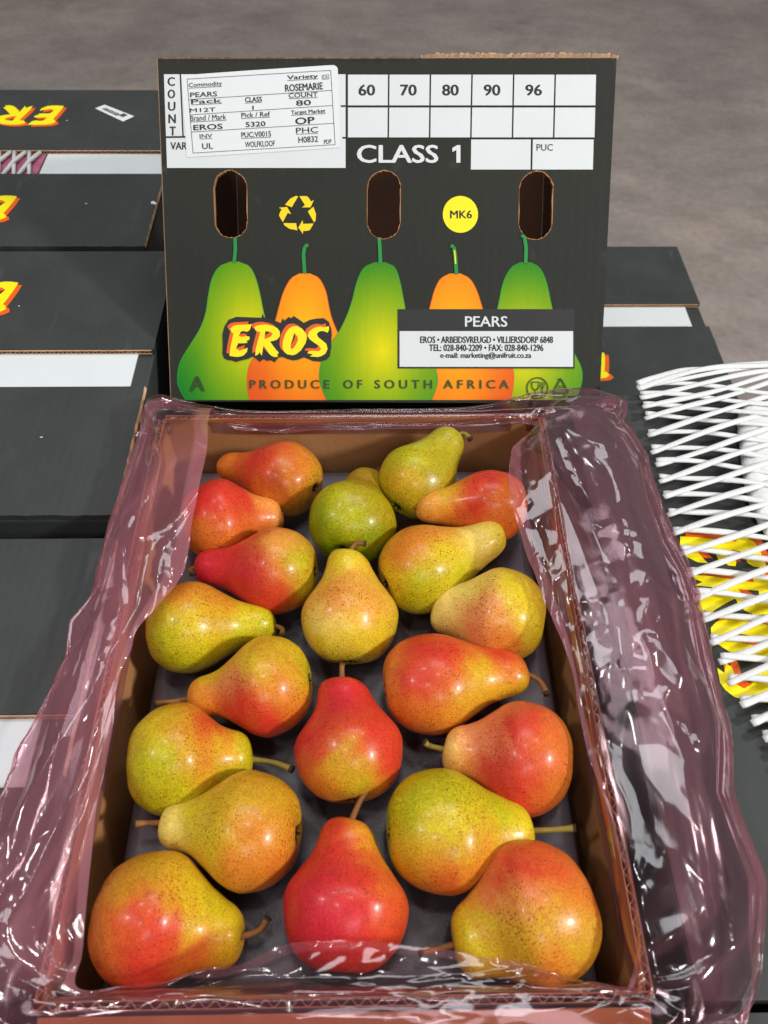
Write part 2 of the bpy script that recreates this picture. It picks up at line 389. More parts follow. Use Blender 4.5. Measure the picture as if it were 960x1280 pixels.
# left row (long side towards us)
LA1, LA2, LB1 = -.001, -.006, .0
cA = carton('black carton farthest back in the left row, white barcode sticker on its flap', (-.205-.21, .795, .0), .42, .322, .228, .816-.795, .766-.795, (-.342+.415, .208), [(LA1, .893-.795, .046, PI), (LA2, .700-.795, .046, PI)])
cB = carton('black carton in the left row beside the printed upright carton, middle of the row', (-.172-.21, .465, .0), .42, .322, .228, .484-.465, .438-.465, (-.2, .196), [(LB1, .555-.465, .046, PI)])
cC = carton('black carton in the left row under the pink film, nearest the camera', (-.168-.21, .125, -.004), .42, .322, .224, .153-.125, .108-.125, (-.2, .188), [])
# barcode sticker on the farthest carton
st = at(142, 142.5, 0.0005)
a0, a1, a2, a3 = at(119, 136, 0), at(131, 131.5, 0), at(168, 146, 0), at(154, 152.5, 0)
sv = [(p[0]+.415, p[1]-.795, .0006) for p in (a0, a3, a2, a1)]
lab = link('barcode_sticker', mesh('barcode_sticker', sv, [(0, 1, 2, 3)]), M['sticker'], cA)
f = Flat(lambda s, t, off: tuple(np.array(sv[0])*(1-s)*(1-t)+np.array(sv[1])*s*(1-t)+np.array(sv[2])*s*t+np.array(sv[3])*(1-s)*t+np.array([0, 0, off])))
for k in range(16):
    s0 = .14+k*.034+random.random()*.01
    f.rect(s0, .25, s0+.012+random.random()*.012, .62, .0004)
for k in range(5): f.rect(.70+.03*k, .35+.08*(k % 2), .72+.03*k, .85, .0004)
f.build('barcode', M['ink'], lab)
# foam net showing through the slot of the farthest carton
nt_ = tag(thing('foam_net', (-.40, .79, 0)), 'white foam netting over pink paper in the slot of the farthest left carton', 'foam net')
MB().box((-.23, -.022, -.0058), (.056, .024, -.0046)).build('pink_paper', plain('pink_paper', (170, 96, 120), .6, .25, 60), nt_)
for k in range(18):
    for sgn in (-1, 1):
        x = -.22+k*.0165
        P = [(x-sgn*.006, -.024, .0), (x, 0, .001+.001*sgn), (x+sgn*.006, .024, .0)]
        x2 = max(p[0] for p in P)
        if x2 > .058: continue
        v, fc = tube(np.array(P)+np.array([0, 0, -.002]), .0022, 6); link('strand', mesh('strand', v, fc), M['foam'], nt_, True)

# pale torn board along the right edges of the left cartons, and scuffs where the black print is torn off
def ragged_strip(par, x, y0, y1, z0, z1):
    n = 40; V = []; F = []
    for k in range(n):
        y = y0+(y1-y0)*k/(n-1); w = random.uniform(-.0006, .0008)
        V += [(x+.0004, y, z0), (x+.0010+w*.5, y, (z0+z1)/2+w), (x+.0003-abs(w)*.8, y, z1+.0002)]
    for k in range(n-1): a = 3*k; F += [(a, a+3, a+4, a+1), (a+1, a+4, a+5, a+2)]
    link('torn_edge', mesh('torn_edge', V, F), M['liner'], par)
ragged_strip(cA, .21, -.16, -.03, -.0055, 0); ragged_strip(cB, .21, -.16, -.027, -.0055, 0); ragged_strip(cC, .21, -.01, .16, -.0055, 0)
def scuff(par, loc, px, r):
    p = at(*px, loc[2]); n = 11
    V = [(p[0]-loc[0]+r*random.uniform(.35, 1)*1.5*math.cos(2*PI*k/n), p[1]-loc[1]+r*random.uniform(.3, 1)*math.sin(2*PI*k/n), .0005) for k in range(n)]
    link('scuff', mesh('scuff', V, [tuple(range(n))]), M['white'], par)
scuff(cA, cA.location, (192, 254), .0034); scuff(cA, cA.location, (108, 255), .0010); scuff(cB, cB.location, (176, 543), .004); scuff(cB, cB.location, (52, 547), .0010)
scuff(cB, cB.location, (24, 383), .0009); scuff(cA, cA.location, (84, 151), .0010)
# right neighbour, long side along the box; its logo reads sideways
tR = carton('black carton right of the open box with foam net lying on it', (.327, .21, 0), .30, .43, .228, .05, .012, None, [], rot=0)
for ch in [c for c in tR.children if c.name.startswith(('flap',))]:
    for g in list(ch.children): bpy.data.objects.remove(g)
    bpy.data.objects.remove(ch)
MB().box((-.15, -.215, -.005), (-.012, .215, 0)).build('flap', M['black'], tR, bev=.001)
MB().box((.03, -.215, -.005), (.15, .215, 0)).build('flap', M['black'], tR, bev=.001)
MB().box((-.016, -.2, -.0058), (.034, .2, -.0044)).build('white_strip', M['white'], tR)
# sideways logo placed where the print sits on the flap
q0 = at(900, 672, 0); q1 = at(925, 880, 0)
lx = .262-.327; kk = .056/215; y_top = q0[1]+.002-.21; y_bot = at(900, 883, 0)[1]-.21; ks = (y_top-y_bot)/(815-140)
logo(lambda p, q, off: (lx-(q-245)*kk, y_top-(p-140)*ks, off), tR, .0003, False)
# lower layer
LZ = -.23
cD = carton('black carton with a white strip, a layer lower, behind the upright carton and the net', (.468-.21, .812, LZ), .42, .318, .228, .838-.812, .791-.812, (.04, .19), [(-.017, .715-.812, .05, PI)], group='cartons of the lower layer')
for (x, y, w, d, lb) in ((-.17, .812, .42, .318, 'black carton of the lower layer hidden behind the printed upright carton'), (.26, .24, .42, .60, 'black carton of the lower layer under the open box, right half'), (-.17, .24, .42, .60, 'black carton of the lower layer under the open box, left half')):
    carton(lb, (x, y, LZ), w, d, .228, .03, -.02, None, [], group='cartons of the lower layer')
cF = carton('black carton at the bottom right corner of the photo with a pale strip', (.327, -.165, -.002), .30, .31, .224, .140, .118, (-.14, .14), [], group='closed black cartons')

# ------------------------------------------------------------------ open box
box = tag(thing('open_box', (0, .2, -.228)), 'open brown corrugated box holding the loose pears in a grey tray', 'box')
BX, BY0, BY1, ZB = .15, 0.0, .40, .228
def wall(p, q, n, name):
    """corrugated wall from p to q (inner face), outward normal n, local box coordinates (y shifted by .2)"""
    p = np.array(p, float); q = np.array(q, float); n = np.array(n, float); d = q-p; Ln = np.linalg.norm(d); d /= Ln
    def slab(a, b, z0, z1, nm, mat, par):
        cs = [p+n*a, q+n*a, q+n*b, p+n*b]
        v = [(c[0], c[1]-.2, z) for z in (z0, z1) for c in cs]
        me = mesh(nm, v, [(0, 3, 2, 1), (4, 5, 6, 7), (0, 1, 5, 4), (1, 2, 6, 5), (2, 3, 7, 6), (3, 0, 4, 7)])
        bm = bmesh.new(); bm.from_mesh(me); bmesh.ops.recalc_face_normals(bm, faces=bm.faces); bm.to_mesh(me); bm.free()
        return link(nm, me, mat, par)
    w = slab(0, .0007, .0, ZB, name, M['kraft'], box)
    slab(.0046, .0053, .0, ZB-.0002, 'outer_liner', M['black'], w)
    slab(.0042, .00455, .19, ZB, 'inner_ply', M['liner'], w)
    m = int(Ln/.0042); v = []; f = []
    ts = np.linspace(0, Ln, m*4+1)
    for i, t in enumerate(ts):
        off = .00245+.00165*math.sin(2*math.pi*t/.0084+.3)
        for z in (ZB-.03, ZB-.0003):
            for s in (-.0002, .0002):
                c = p+d*t+n*(off+s); v.append((c[0], c[1]-.2, z))
    for i in range(len(ts)-1):
        a = 4*i; b = a+4
        f += [(a, b, b+2, a+2), (a+1, a+3, b+3, b+1), (a+2, b+2, b+3, a+3)]
    tag(link('fluting', mesh('fluting', v, f), M['liner'], w), kind='stuff')
wall((-BX, BY0), (-BX, BY1), (-1, 0), 'wall')
wall((BX, BY0), (BX, BY1), (1, 0), 'wall')
wall((-BX, BY1), (BX, BY1), (0, 1), 'wall')
wall((-BX-.005, BY0), (BX+.005, BY0), (0, -1), 'wall')
MB().box((-BX-.004, -.204, 0), (BX+.004, .204, .003)).build('base', M['kraft'], box)
# front flap folded outwards, brown inside up, with two hand slots
def stad(x0, x1, y0, y1, n=8):
    r = min(x1-x0, y1-y0)/2; o = []
    if y1-y0 > x1-x0:
        for k in range(n+1): th = PI*k/n; o.append((x0+r+r*math.cos(th), y1-r+r*math.sin(th)))
        for k in range(n+1): th = PI+PI*k/n; o.append((x0+r+r*math.cos(th), y0+r+r*math.sin(th)))
    else:
        for k in range(n+1): th = PI/2+PI*k/n; o.append((x0+r+r*math.cos(th), y0+r+r*math.sin(th)))
        for k in range(n+1): th = -PI/2+PI*k/n; o.append((x1-r+r*math.cos(th), y0+r+r*math.sin(th)))
    return o
me = curve_mesh([[(-.152, -.09), (.152, -.09), (.152, 0), (-.152, 0)], stad(-.032, -.002, -.03, -.012), stad(-.1, -.075, -.03, -.012)], .0022)
fl = link('front_flap', me, M['kraft'], box); fl.location = (0, -.2062, ZB-.0045); fl.rotation_euler = (R(14), 0, 0)

# tray ------------------------------------------------------------------
TZ = -.05
PE = [ # body centre px, radius px, tip px, dz body, dz tip (in R), neck, stem end px, control colours, label, stem material
 ((356,599),49,(284,578),.0,-.15,.95,None,[(290,580,'O'),(318,576,'R'),(345,598,'M'),(375,582,'O'),(392,600,'OY'),(372,636,'B'),(330,622,'O')],'dull red pear at the far left against the back wall'),
 ((520,602),47,(562,548),.25,.35,1.15,(588,549),[(562,548,'L2'),(518,562,'L'),(498,600,'OY'),(545,622,'B'),(500,632,'L'),(550,580,'L2')],'olive green pear at the back of the box with neck raised to the right'),
 ((277,650),53,(345,640),.0,-.1,1.0,None,[(280,602,'R'),(305,625,'R'),(255,622,'R'),(250,672,'O'),(290,684,'O'),(330,622,'OP'),(350,640,'OP'),(310,662,'O')],'orange red pear at the left wall half under the film, neck to the right'),
 ((616,632),45,(530,633),.42,.12,1.05,None,[(600,598,'R'),(588,632,'R'),(640,620,'O'),(555,622,'Y'),(535,630,'OP'),(560,648,'O'),(620,655,'O')],'red pear with a yellow neck tucked under the film on the right'),
 ((440,652),55,(456,600),.1,-.15,1.0,None,[(455,600,'B'),(420,620,'L'),(450,615,'Y2'),(440,650,'L'),(400,650,'G'),(480,640,'Y2'),(470,678,'G'),(418,684,'G')],'green pear with its dark blossom end turned to the camera'),
 ((345,714),56,(252,712),.1,-.1,.95,(241,717),[(255,712,'C'),(290,690,'R'),(310,720,'C'),(340,752,'R'),(350,676,'OP'),(345,716,'O'),(375,700,'L'),(388,735,'L'),(362,756,'D'),(318,748,'R')],'crimson necked pear with a green shoulder, in the second row on the left'),
 ((526,712),55,(628,672),.1,.0,1.05,None,[(632,670,'Y'),(600,668,'P'),(560,690,'Y'),(510,672,'O'),(500,692,'O'),(488,720,'Y'),(530,732,'L'),(580,722,'L'),(520,757,'L'),(540,664,'O')],'yellow green pear with neck towards the film on the right, near the back'),
 ((437,772),62,(438,696),.0,.42,1.08,(457,680),[(437,700,'Y'),(435,730,'OP'),(420,745,'O'),(460,760,'OP'),(408,775,'P'),(440,800,'Y'),(470,790,'Y'),(440,822,'L'),(400,800,'Y')],'speckled yellow pear in the middle column with its stem towards the green pear behind'),
 ((626,770),60,(550,757),.0,-.1,1.2,(505,750),[(550,760,'P'),(580,735,'P'),(600,765,'PK'),(640,730,'Y'),(662,760,'Y'),(630,800,'O'),(600,790,'PK'),(668,790,'Y')],'pale yellow pear with pink flush and its stem pointing left'),
 ((238,785),58,(334,776),.0,-.1,1.0,(352,795),[(338,775,'L'),(310,765,'Y'),(275,750,'O'),(230,740,'O'),(270,772,'OY'),(240,792,'Y'),(200,792,'L'),(230,828,'L'),(300,792,'L'),(190,770,'OY')],'olive pear with an orange back beside the left wall, neck to the right'),
 ((332,858),63,(245,872),.1,-.15,.9,(192,880),[(240,870,'O'),(260,845,'Y'),(290,850,'PK'),(300,882,'R'),(330,905,'R'),(340,820,'OY'),(365,810,'Y'),(350,850,'O'),(382,840,'L'),(362,890,'O'),(310,830,'Y')],'yellow pear with a red underside, neck and stem to the left, left column'),
 ((437,937),68,(431,856),.1,.2,1.12,(429,828),[(430,850,'R'),(420,880,'C'),(445,880,'R'),(400,930,'R'),(470,920,'R'),(440,945,'OY'),(420,965,'Y'),(450,978,'L'),(400,972,'O'),(490,950,'R'),(380,935,'C')],'bright red pear in the middle column with a yellow green bottom'),
 ((537,855),63,(645,842),.05,.0,1.1,(684,868),[(650,835,'O'),(645,855,'Y'),(600,840,'Y'),(560,820,'R'),(530,810,'R'),(520,850,'R'),(490,850,'OP'),(540,892,'O'),(500,892,'O'),(600,882,'OY'),(625,820,'R'),(580,872,'OY')],'long red and yellow pear with a bent brown stem pointing right'),
 ((650,946),70,(564,938),.0,-.1,1.05,(530,927),[(560,940,'P'),(580,962,'OP'),(608,930,'PK'),(620,962,'C'),(650,910,'R'),(680,920,'O'),(708,950,'OY'),(690,992,'O'),(640,990,'R'),(600,910,'PK')],'pink red pear by the right wall with a short pale stem on the left'),
 ((226,950),70,(306,945),.0,-.15,1.1,(366,962),[(312,940,'L'),(285,930,'Y'),(260,905,'R'),(230,890,'OY'),(190,900,'Y'),(195,950,'L'),(240,945,'OY'),(265,945,'O'),(220,995,'L'),(280,978,'L'),(275,920,'O')],'lime yellow pear with a red stripe by the left wall'),
 ((308,1038),74,(212,1034),.1,-.15,.95,(167,1030),[(210,1030,'P'),(240,1020,'Y'),(260,1050,'Y'),(290,1000,'OY'),(310,1040,'O'),(340,1000,'OY'),(372,1030,'OY'),(340,1085,'O'),(290,1085,'O'),(370,1065,'D')],'russet orange pear with a yellow neck and stem pointing at the left wall'),
 ((552,1038),75,(652,1034),.1,-.1,1.15,(720,1035),[(655,1030,'Y'),(620,1010,'L'),(570,985,'L'),(520,1000,'L'),(495,1040,'L'),(550,1030,'Y'),(580,1062,'OY'),(560,1104,'OR'),(610,1070,'O'),(520,1090,'OY'),(632,1058,'OY')],'large lime green pear with its stem pointing to the right wall'),
 ((192,1150),80,(294,1168),.0,-.15,1.1,(335,1147),[(300,1165,'Y'),(270,1130,'L'),(240,1110,'Y'),(190,1090,'OY'),(150,1120,'OY'),(160,1150,'R'),(200,1172,'R'),(250,1195,'OR'),(180,1215,'R'),(130,1160,'O'),(290,1192,'OY'),(250,1150,'Y')],'red and yellow pear in the front left corner of the box'),
 ((432,1135),78,(440,1034),.1,.15,1.1,(474,974),[(440,1030,'O'),(420,1032,'R'),(465,1048,'Y'),(420,1080,'R'),(400,1110,'C'),(450,1100,'R'),(480,1110,'O'),(430,1140,'C'),(492,1150,'OR'),(395,1160,'C'),(470,1175,'R')],'bright red pear in the middle of the front row with a long curved stem'),
 ((666,1143),85,(582,1172),.0,-.1,1.15,(525,1190),[(580,1165,'Y'),(600,1192,'Y'),(630,1130,'OP'),(640,1090,'R'),(680,1078,'OR'),(722,1120,'O'),(680,1150,'OY'),(650,1182,'OY'),(722,1180,'OY'),(620,1110,'PK'),(690,1212,'O')],'big orange pear in the front right corner of the box'),
]
PAL = dict(G=(118,140,12), L=(184,180,24), L2=(172,158,32), Y=(216,190,34), Y2=(168,146,14), P=(238,208,108), O=(216,120,40), OY=(204,158,34), OP=(228,152,66), PK=(232,138,88),
           R=(212,45,40), OR=(218,84,40), C=(208,40,56), M=(168,58,28), D=(164,92,28), B=(150,112,20))
# pear frames first: the tray needs their places
frames = []
for (b, r, tp, db, dt, nk, stem, cc, lab) in PE:
    z = TZ+.033+.033*db
    for _ in range(3):
        C = at(*b, z); Rr = .99*r*((C-CP)@FW)/FPX; z = TZ+.001+Rr*(1+db)
    Tp = at(*tp, z+Rr*dt)
    frames.append((C, Rr, Tp))
nx, ny = 72, 96
xs = np.linspace(-BX+.010, BX-.008, nx); ys = np.linspace(BY0+.004, BY1-.010, ny)
X, Y = np.meshgrid(xs, ys, indexing='ij'); Z = np.full_like(X, TZ+.004)
for C, Rr, Tp in frames:
    d2 = ((X-C[0])**2+(Y-C[1])**2)/(Rr*.75)**2; Z -= .0075*np.exp(-d2**2)
    P2 = (C+Tp)/2; d2 = ((X-P2[0])**2+(Y-P2[1])**2)/(Rr*.6)**2; Z -= .003*np.exp(-d2)
edge = np.minimum(np.minimum(X-xs[0], xs[-1]-X), np.minimum(Y-ys[0], ys[-1]-Y)); Z -= .012*np.exp(-(edge/.004)**2)
v = np.stack([X, Y-.2, Z+.05], -1).reshape(-1, 3)
f = [(i*ny+j, (i+1)*ny+j, (i+1)*ny+j+1, i*ny+j+1) for i in range(nx-1) for j in range(ny-1)]
tr = link('fruit_tray', mesh('fruit_tray', v, f), M['tray'], None, True); tr.location = (0, .2, -.05)
tr.modifiers.new('thick', 'SOLIDIFY').thickness = .0015
tag(tr, 'dark grey moulded tray with shallow cups under the pears', 'tray')

# ------------------------------------------------------------------ pears
PROF = np.array([(.115, 0), (.07, .07), (.02, .16), (0, .30), (.05, .50), (.17, .70), (.42, .90), (.80, 1.0), (1.14, .94), (1.46, .765), (1.76, .595), (2.04, .50), (2.28, .445), (2.45, .35), (2.53, .22), (2.535, .10), (2.47, 0)])
def make_pear(i):
    (b, r, tp, db, dt, nk, stem, cc, lab) = PE[i]; C, Rr, Tp = frames[i]
    rng = np.random.default_rng(100+i)
    ax = Tp-C; La = np.linalg.norm(ax); ax /= La
    k = La*1.11/(1.755*Rr); k = float(np.clip(k, .72, 1.25))
    P = catmull(PROF, 90); ns = 72
    z = P[:, 0].copy(); rad = P[:, 1].copy()
    z = np.where(z < .8, .8-(.8-z)*1.13, z)
    up = z > .8; t = np.clip((z-.8)/1.75, 0, 1)
    z = np.where(up, .8+(z-.8)*k, z); rad = rad*np.where(up, 1+(nk*.93-1)*np.clip(t*1.6, 0, 1), 1)
    th = np.linspace(0, 2*PI, ns, endpoint=False)
    ph = rng.random(8)*2*PI
    V = np.zeros((len(z), ns, 3))
    lob = 1+.022*np.cos(2*th+ph[0])+.014*np.cos(3*th+ph[1])+.008*np.cos(5*th+ph[2])
    for j in range(len(z)):
        tt = max(0, (z[j]-.8)/1.75)
        w = lob*(1+.02*np.cos(th+ph[3]+3*z[j])*min(1, 4*rad[j]))
        w = w+.05*np.clip((z[j]-2.1*k)/.4, 0, 1)*np.cos(2*th+ph[4])+.035*np.clip((z[j]-2.1*k)/.4, 0, 1)*np.cos(3*th+ph[5])
        # lobes round the blossom end
        w = w+.05*np.exp(-((z[j]+.12)/.14)**2)*np.cos(5*th+ph[6])
        bx = .10*tt*tt*math.cos(ph[7]); by = .10*tt*tt*math.sin(ph[7])
        zz = z[j]+.05*math.cos(1)*np.cos(th+ph[5])*np.clip((z[j]-1.9*k)/.5, 0, 1)*(rad[j] > 0)
        V[j, :, 0] = rad[j]*w*np.cos(th)+bx; V[j, :, 1] = rad[j]*w*np.sin(th)+by; V[j, :, 2] = zz-.8
    V *= Rr
    n = len(z)
    F = [(j*ns+q, j*ns+(q+1) % ns, (j+1)*ns+(q+1) % ns, (j+1)*ns+q) for j in range(n-1) for q in range(ns)]
    me = mesh('pear', V.reshape(-1, 3), F)
    bm = bmesh.new(); bm.from_mesh(me); bmesh.ops.remove_doubles(bm, verts=bm.verts, dist=1e-6); bmesh.ops.recalc_face_normals(bm, faces=bm.faces); bm.to_mesh(me); bm.free()
    o = link('pear', me, M['pear'], None, True)
    q = Vector(ax).to_track_quat('Z', 'Y'); o.rotation_mode = 'QUATERNION'; o.rotation_quaternion = q; o.location = C
    Rm = np.array(q.to_matrix())
    co = np.array([w.co[:] for w in me.vertices]); W = co@Rm.T+C
    nr = np.array([w.normal[:] for w in me.vertices])@Rm.T
    px, py, dz = proj(W); facing = ((CP-W)*nr).sum(1) > 0
    ctl = []; cols = []; wgt = np.array([{'R': 2.2, 'C': 2.2, 'OR': 1.5, 'L': 1.2, 'G': 1.4}.get(q[2], 1.0) for q in cc])
    for (a, b2, key) in cc:
        d = (px-a)**2+(py-b2)**2; d[~facing] += 1e5
        ctl.append(co[d.argmin()]); cols.append(lin(PAL[key]))
    ctl = np.array(ctl); cols = np.array(cols)
    # uneven borders: wander the lookup point
    s = co/.012
    wob = np.stack([vnoise(s[:, 0]+s[:, 2], s[:, 1]-s[:, 2], i*3+k2)-.5 for k2 in range(3)], 1)*.010
    s = co/.005; wob += np.stack([vnoise(s[:, 0]+s[:, 2], s[:, 1]-s[:, 2], 50+i*3+k2)-.5 for k2 in range(3)], 1)*.004
    D = np.linalg.norm((co+wob)[:, None, :]-ctl[None], axis=2)
    Wt = 1/(D**2+(.0085)**2)**1.5*wgt[None]; Cc = (Wt[:, :, None]*cols[None]).sum(1)/Wt.sum(1)[:, None]
    at_ = me.color_attributes.new('skin', 'FLOAT_COLOR', 'POINT')
    at_.data.foreach_set('color', np.concatenate([Cc*.93, np.ones((len(Cc), 1))], 1).astype(np.float32).ravel())
    tag(o, lab, 'pear', 'pears in the open box')
    top = (V[-1].mean(0))  # stem well
    if stem is not None:
        zt = C[2]+(Rm@top)[2]
        e = at(*stem, zt+.004); e = Rm.T@(e-C)
        mid = top*.5+e*.5+np.array([0, 0, .003])
        pts = catmull([top+np.array([0, 0, -.002]), top*.75+e*.25+np.array([0, 0, .0025]), mid+np.array([0, 0, .001]), e], 14)
        rd = np.interp(np.linspace(0, 1, 14), [0, .15, .5, .85, 1], [.0026, .0019, .0016, .0019, .0025])
        v, fc = tube(pts, rd, 9)
        v = [tuple(p+np.array([0, 0, 0])) for p in v]
        so_ = link('stem', mesh('stem', v, fc), [M['stem_green'] if i in (1, 13, 16, 14) else M['stem'], M['calyx']], o, True)
        for pl in so_.data.polygons: pl.material_index = 1 if max(pl.vertices) >= 13*9 and pl.index >= 12*9 else 0
    else:
        pts = catmull([top+np.array([0, 0, -.002]), top+np.array([.0005, 0, .002]), top+np.array([.001, 0, .004])], 6)
        v, fc = tube(pts, [.0022, .0018, .0016, .0017, .0018, .0017], 8); link('stem', mesh('stem', v, fc), M['stem'], o, True)
    # blossom end: ring of dry sepals in the dimple
    vv = []; ff = []
    for s5 in range(6):
        a = 2*PI*s5/6+rng.random()*.4; L0 = .0042+rng.random()*.002
        u = np.array([math.cos(a), math.sin(a), 0]); w = np.array([-u[1], u[0], 0]); b0 = np.array([0, 0, (.085-.8)*1.13*Rr])
        m0 = len(vv); vv += [b0-w*.0014+u*.0006, b0+w*.0014+u*.0006, b0+u*L0+np.array([0, 0, -.0035]), b0+u*L0*.5+w*.0012+np.array([0, 0, -.0025])]
        ff += [(m0, m0+1, m0+3), (m0, m0+3, m0+2)]
    m0 = len(vv); vv += [(.0032*math.cos(2*PI*q5/10), .0032*math.sin(2*PI*q5/10), (.078-.8)*1.13*Rr) for q5 in range(10)]; ff.append(tuple(range(m0, m0+10)))
    link('calyx', mesh('calyx', vv, ff), M['calyx'], o)
    return o
for i in range(len(PE)): make_pear(i)

# ------------------------------------------------------------------ standing lid
LP = (.02671, .44532, -.02708); LE = (R(-42.59), R(-1.02), R(-1.86)); LW, LH, LD = .37, .27517, .29
lid = tag(thing('printed_carton', LP, LE), 'black printed pear carton standing upright behind the open box, its hand holes facing us', 'carton')
LM = np.array(Euler(LE, 'XYZ').to_matrix()); LPn = np.array(LP)
def lpt(px, py):
    d = ray(px, py); n = LM[:, 1]; t = ((LPn-CP)@n)/(d@n); q = LM.T@(CP+d*t-LPn); return q[0], q[2]
def on_lid(px, py, off):
    a, b = lpt(px, py); return (a, -off, b)
holes = [(268, 213, 309, 298), (459, 213, 501, 299), (649, 214, 691, 300)]
hs = []
for (x0, y0, x1, y1) in holes:
    a = lpt((x0+x1)/2, y1); b = lpt((x0+x1)/2, y0); w0 = lpt(x0, (y0+y1)/2)[0]; w1 = lpt(x1, (y0+y1)/2)[0]
    h = stad(w0, w1, a[1], b[1], 14)
    h = [(p[0]+random.uniform(-1, 1)*.0004, p[1]+random.uniform(-1, 1)*.0004) for p in h]
    hs.append(h)
me = curve_mesh([[(-LW/2, 0), (LW/2, 0), (LW/2, LH), (-LW/2, LH)]]+hs, .0023)
for w in me.vertices: w.co = (w.co[0], -w.co[2]+.0023, w.co[1])
link('front_panel', me, M['black_lid'], lid)
# kraft backing of the panel and ragged cut edges of the holes
me = curve_mesh([[(-LW/2+.001, .001), (LW/2-.001, .001), (LW/2-.001, LH-.001), (-LW/2+.001, LH-.001)]]+[[(p[0], p[1]) for p in h] for h in hs], .0002)
for w in me.vertices: w.co = (w.co[0], .0049-w.co[2], w.co[1])
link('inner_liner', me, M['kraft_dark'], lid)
for h in hs:
    hc = np.mean(h, 0); V = []; F = []; n = len(h)*3
    H3 = []
    for q in range(len(h)):
        p0 = np.array(h[q]); p1 = np.array(h[(q+1) % len(h)])
        for s in (0, .33, .66): H3.append(p0*(1-s)+p1*s)
    for p in H3:
        d = hc-p; d /= np.linalg.norm(d); w = .0001+.0008*random.random()**2
        for off, s in ((-.0002, -.0002), (-.0003, w), (.0046, w*.7)):
            V.append((p[0]+d[0]*s, off, p[1]+d[1]*s))
    for q in range(n):
        a = 3*q; b = 3*((q+1) % n); F += [(a, b, b+1, a+1), (a+1, b+1, b+2, a+2)]
    link('hole_edge', mesh('hole_edge', V, F), M['kraft'], lid)
# side walls going back, and a deck inside
for s in (-1, 1):
    MB().box((min(s*LW/2, s*(LW/2-.005)), .0050, .0), (max(s*LW/2, s*(LW/2-.005)), LD, LH-.0005)).build('side_panel', [M['black_lid']], lid)
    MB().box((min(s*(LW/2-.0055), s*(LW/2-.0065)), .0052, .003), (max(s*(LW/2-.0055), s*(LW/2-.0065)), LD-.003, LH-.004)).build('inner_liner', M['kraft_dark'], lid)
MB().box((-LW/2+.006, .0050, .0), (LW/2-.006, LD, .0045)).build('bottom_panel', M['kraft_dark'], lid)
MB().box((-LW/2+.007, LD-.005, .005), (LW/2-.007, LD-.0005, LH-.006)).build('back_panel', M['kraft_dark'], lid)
# torn brown edges along the top
def torn(x0, x1, h, z0=0.0):
    n = 90; V = []; F = []
    for q in range(n):
        x = x0+(x1-x0)*q/(n-1); hh = h*(.65+.5*random.random())*(1 if 3 < q < n-4 else .7)
        V += [(x, .0002, LH-.0006), (x, -.0012+random.uniform(-.0008, .0006), LH+hh*.55), (x, .0016, LH+hh), (x, .005, LH+hh*.9), (x, .0052, LH-.0006)]
    for q in range(n-1):
        a = 5*q; F += [(a+s, a+5+s, a+6+s, a+1+s) for s in range(4)]
    link('torn_edge', mesh('torn_edge', V, F), M['liner'], lid)
xa = lpt(526, 70)[0]; torn(xa, LW/2+.0015, .0042)
torn(-LW/2, xa-.002, .0005)
# left edge: pale cut board
MB().box((-LW/2-.0006, .0004, .0), (-LW/2-.0001, .0042, LH)).build('cut_edge', M['liner'], lid)

# --- print
E0 = .0003
def flat(): return Flat(on_lid)
f = flat(); f.add2([(205, 93), (432, 93), (432, 210), (209, 210)], [(3, 2, 1, 0)], E0); f.build('count_panel', M['white'], lid)
top = [434, 486, 538, 590, 642, 694, 746]; bot = [434, 485.3, 537, 588.5, 640.5, 692, 744]
def cell(t0, t1, y0, y1):
    def xx(e, y): k = (y-93)/(172-93); return e[0]+(e[1]-e[0])*k
    f = flat(); f.add2([(xx(t0, y0)+1, y0), (xx(t1, y0)-1, y0), (xx(t1, y1)-1, y1), (xx(t0, y1)+1, y1)], [(3, 2, 1, 0)], E0); f.build('count_cell', M['white'], lid)
for q in range(6):
    for (y0, y1) in ((93.5, 131.8), (134.6, 171.8)): cell((top[q], bot[q]), (top[q+1], bot[q+1]), y0, y1)
f = flat(); f.add2([(589, 174.5), (663.5, 174.5), (663, 212), (588.5, 212)], [(3, 2, 1, 0)], E0); f.build('count_cell', M['white'], lid)
f = flat(); f.add2([(666, 174.5), (742, 174.5), (741, 212), (665.3, 212)], [(3, 2, 1, 0)], E0); f.build('count_cell', M['white'], lid)
E1 = E0+.00015
for s, x in (('60', 458.5), ('70', 510.5), ('80', 563), ('90', 615), ('96', 667)):
    f = flat(); f.text(s, (x-10.5, 119.5), (x+10.5, 119.5), 13.5, E1, .05); f.build('count_number', M['ink'], lid)
f = flat()
for s, x, y in (('C', 214.2, 107.5), ('O', 214.4, 123), ('U', 214.8, 138.5), ('N', 215.3, 154), ('T', 216, 169.3)):
    w = 9.5 if s != 'T' else 8; f.text(s, (x-w/2, y), (x+w/2, y), 10.8, E1, .05)
tag(f.build('count_heading', M['ink'], lid), kind='stuff'); f = flat(); f.text('VAR', (213, 187), (234, 187), 9, E1, .04); f.build('variety_heading', M['ink'], lid)
f = flat(); f.text('PUC', (670.5, 188.5), (691, 188.5), 8.2, E1, .015); f.build('code_heading', M['ink'], lid); f = flat()
f.line((225.6, 93), (229, 171), 1.8, E1).line((207, 171.6), (233, 171.2), 2.2, E1)
f.line((426, 132.8), (432, 132.8), 2.2, E1).line((428, 172.4), (432, 172.4), 2.2, E1)
tag(f.build('table_rule', M['ink'], lid), kind='stuff')
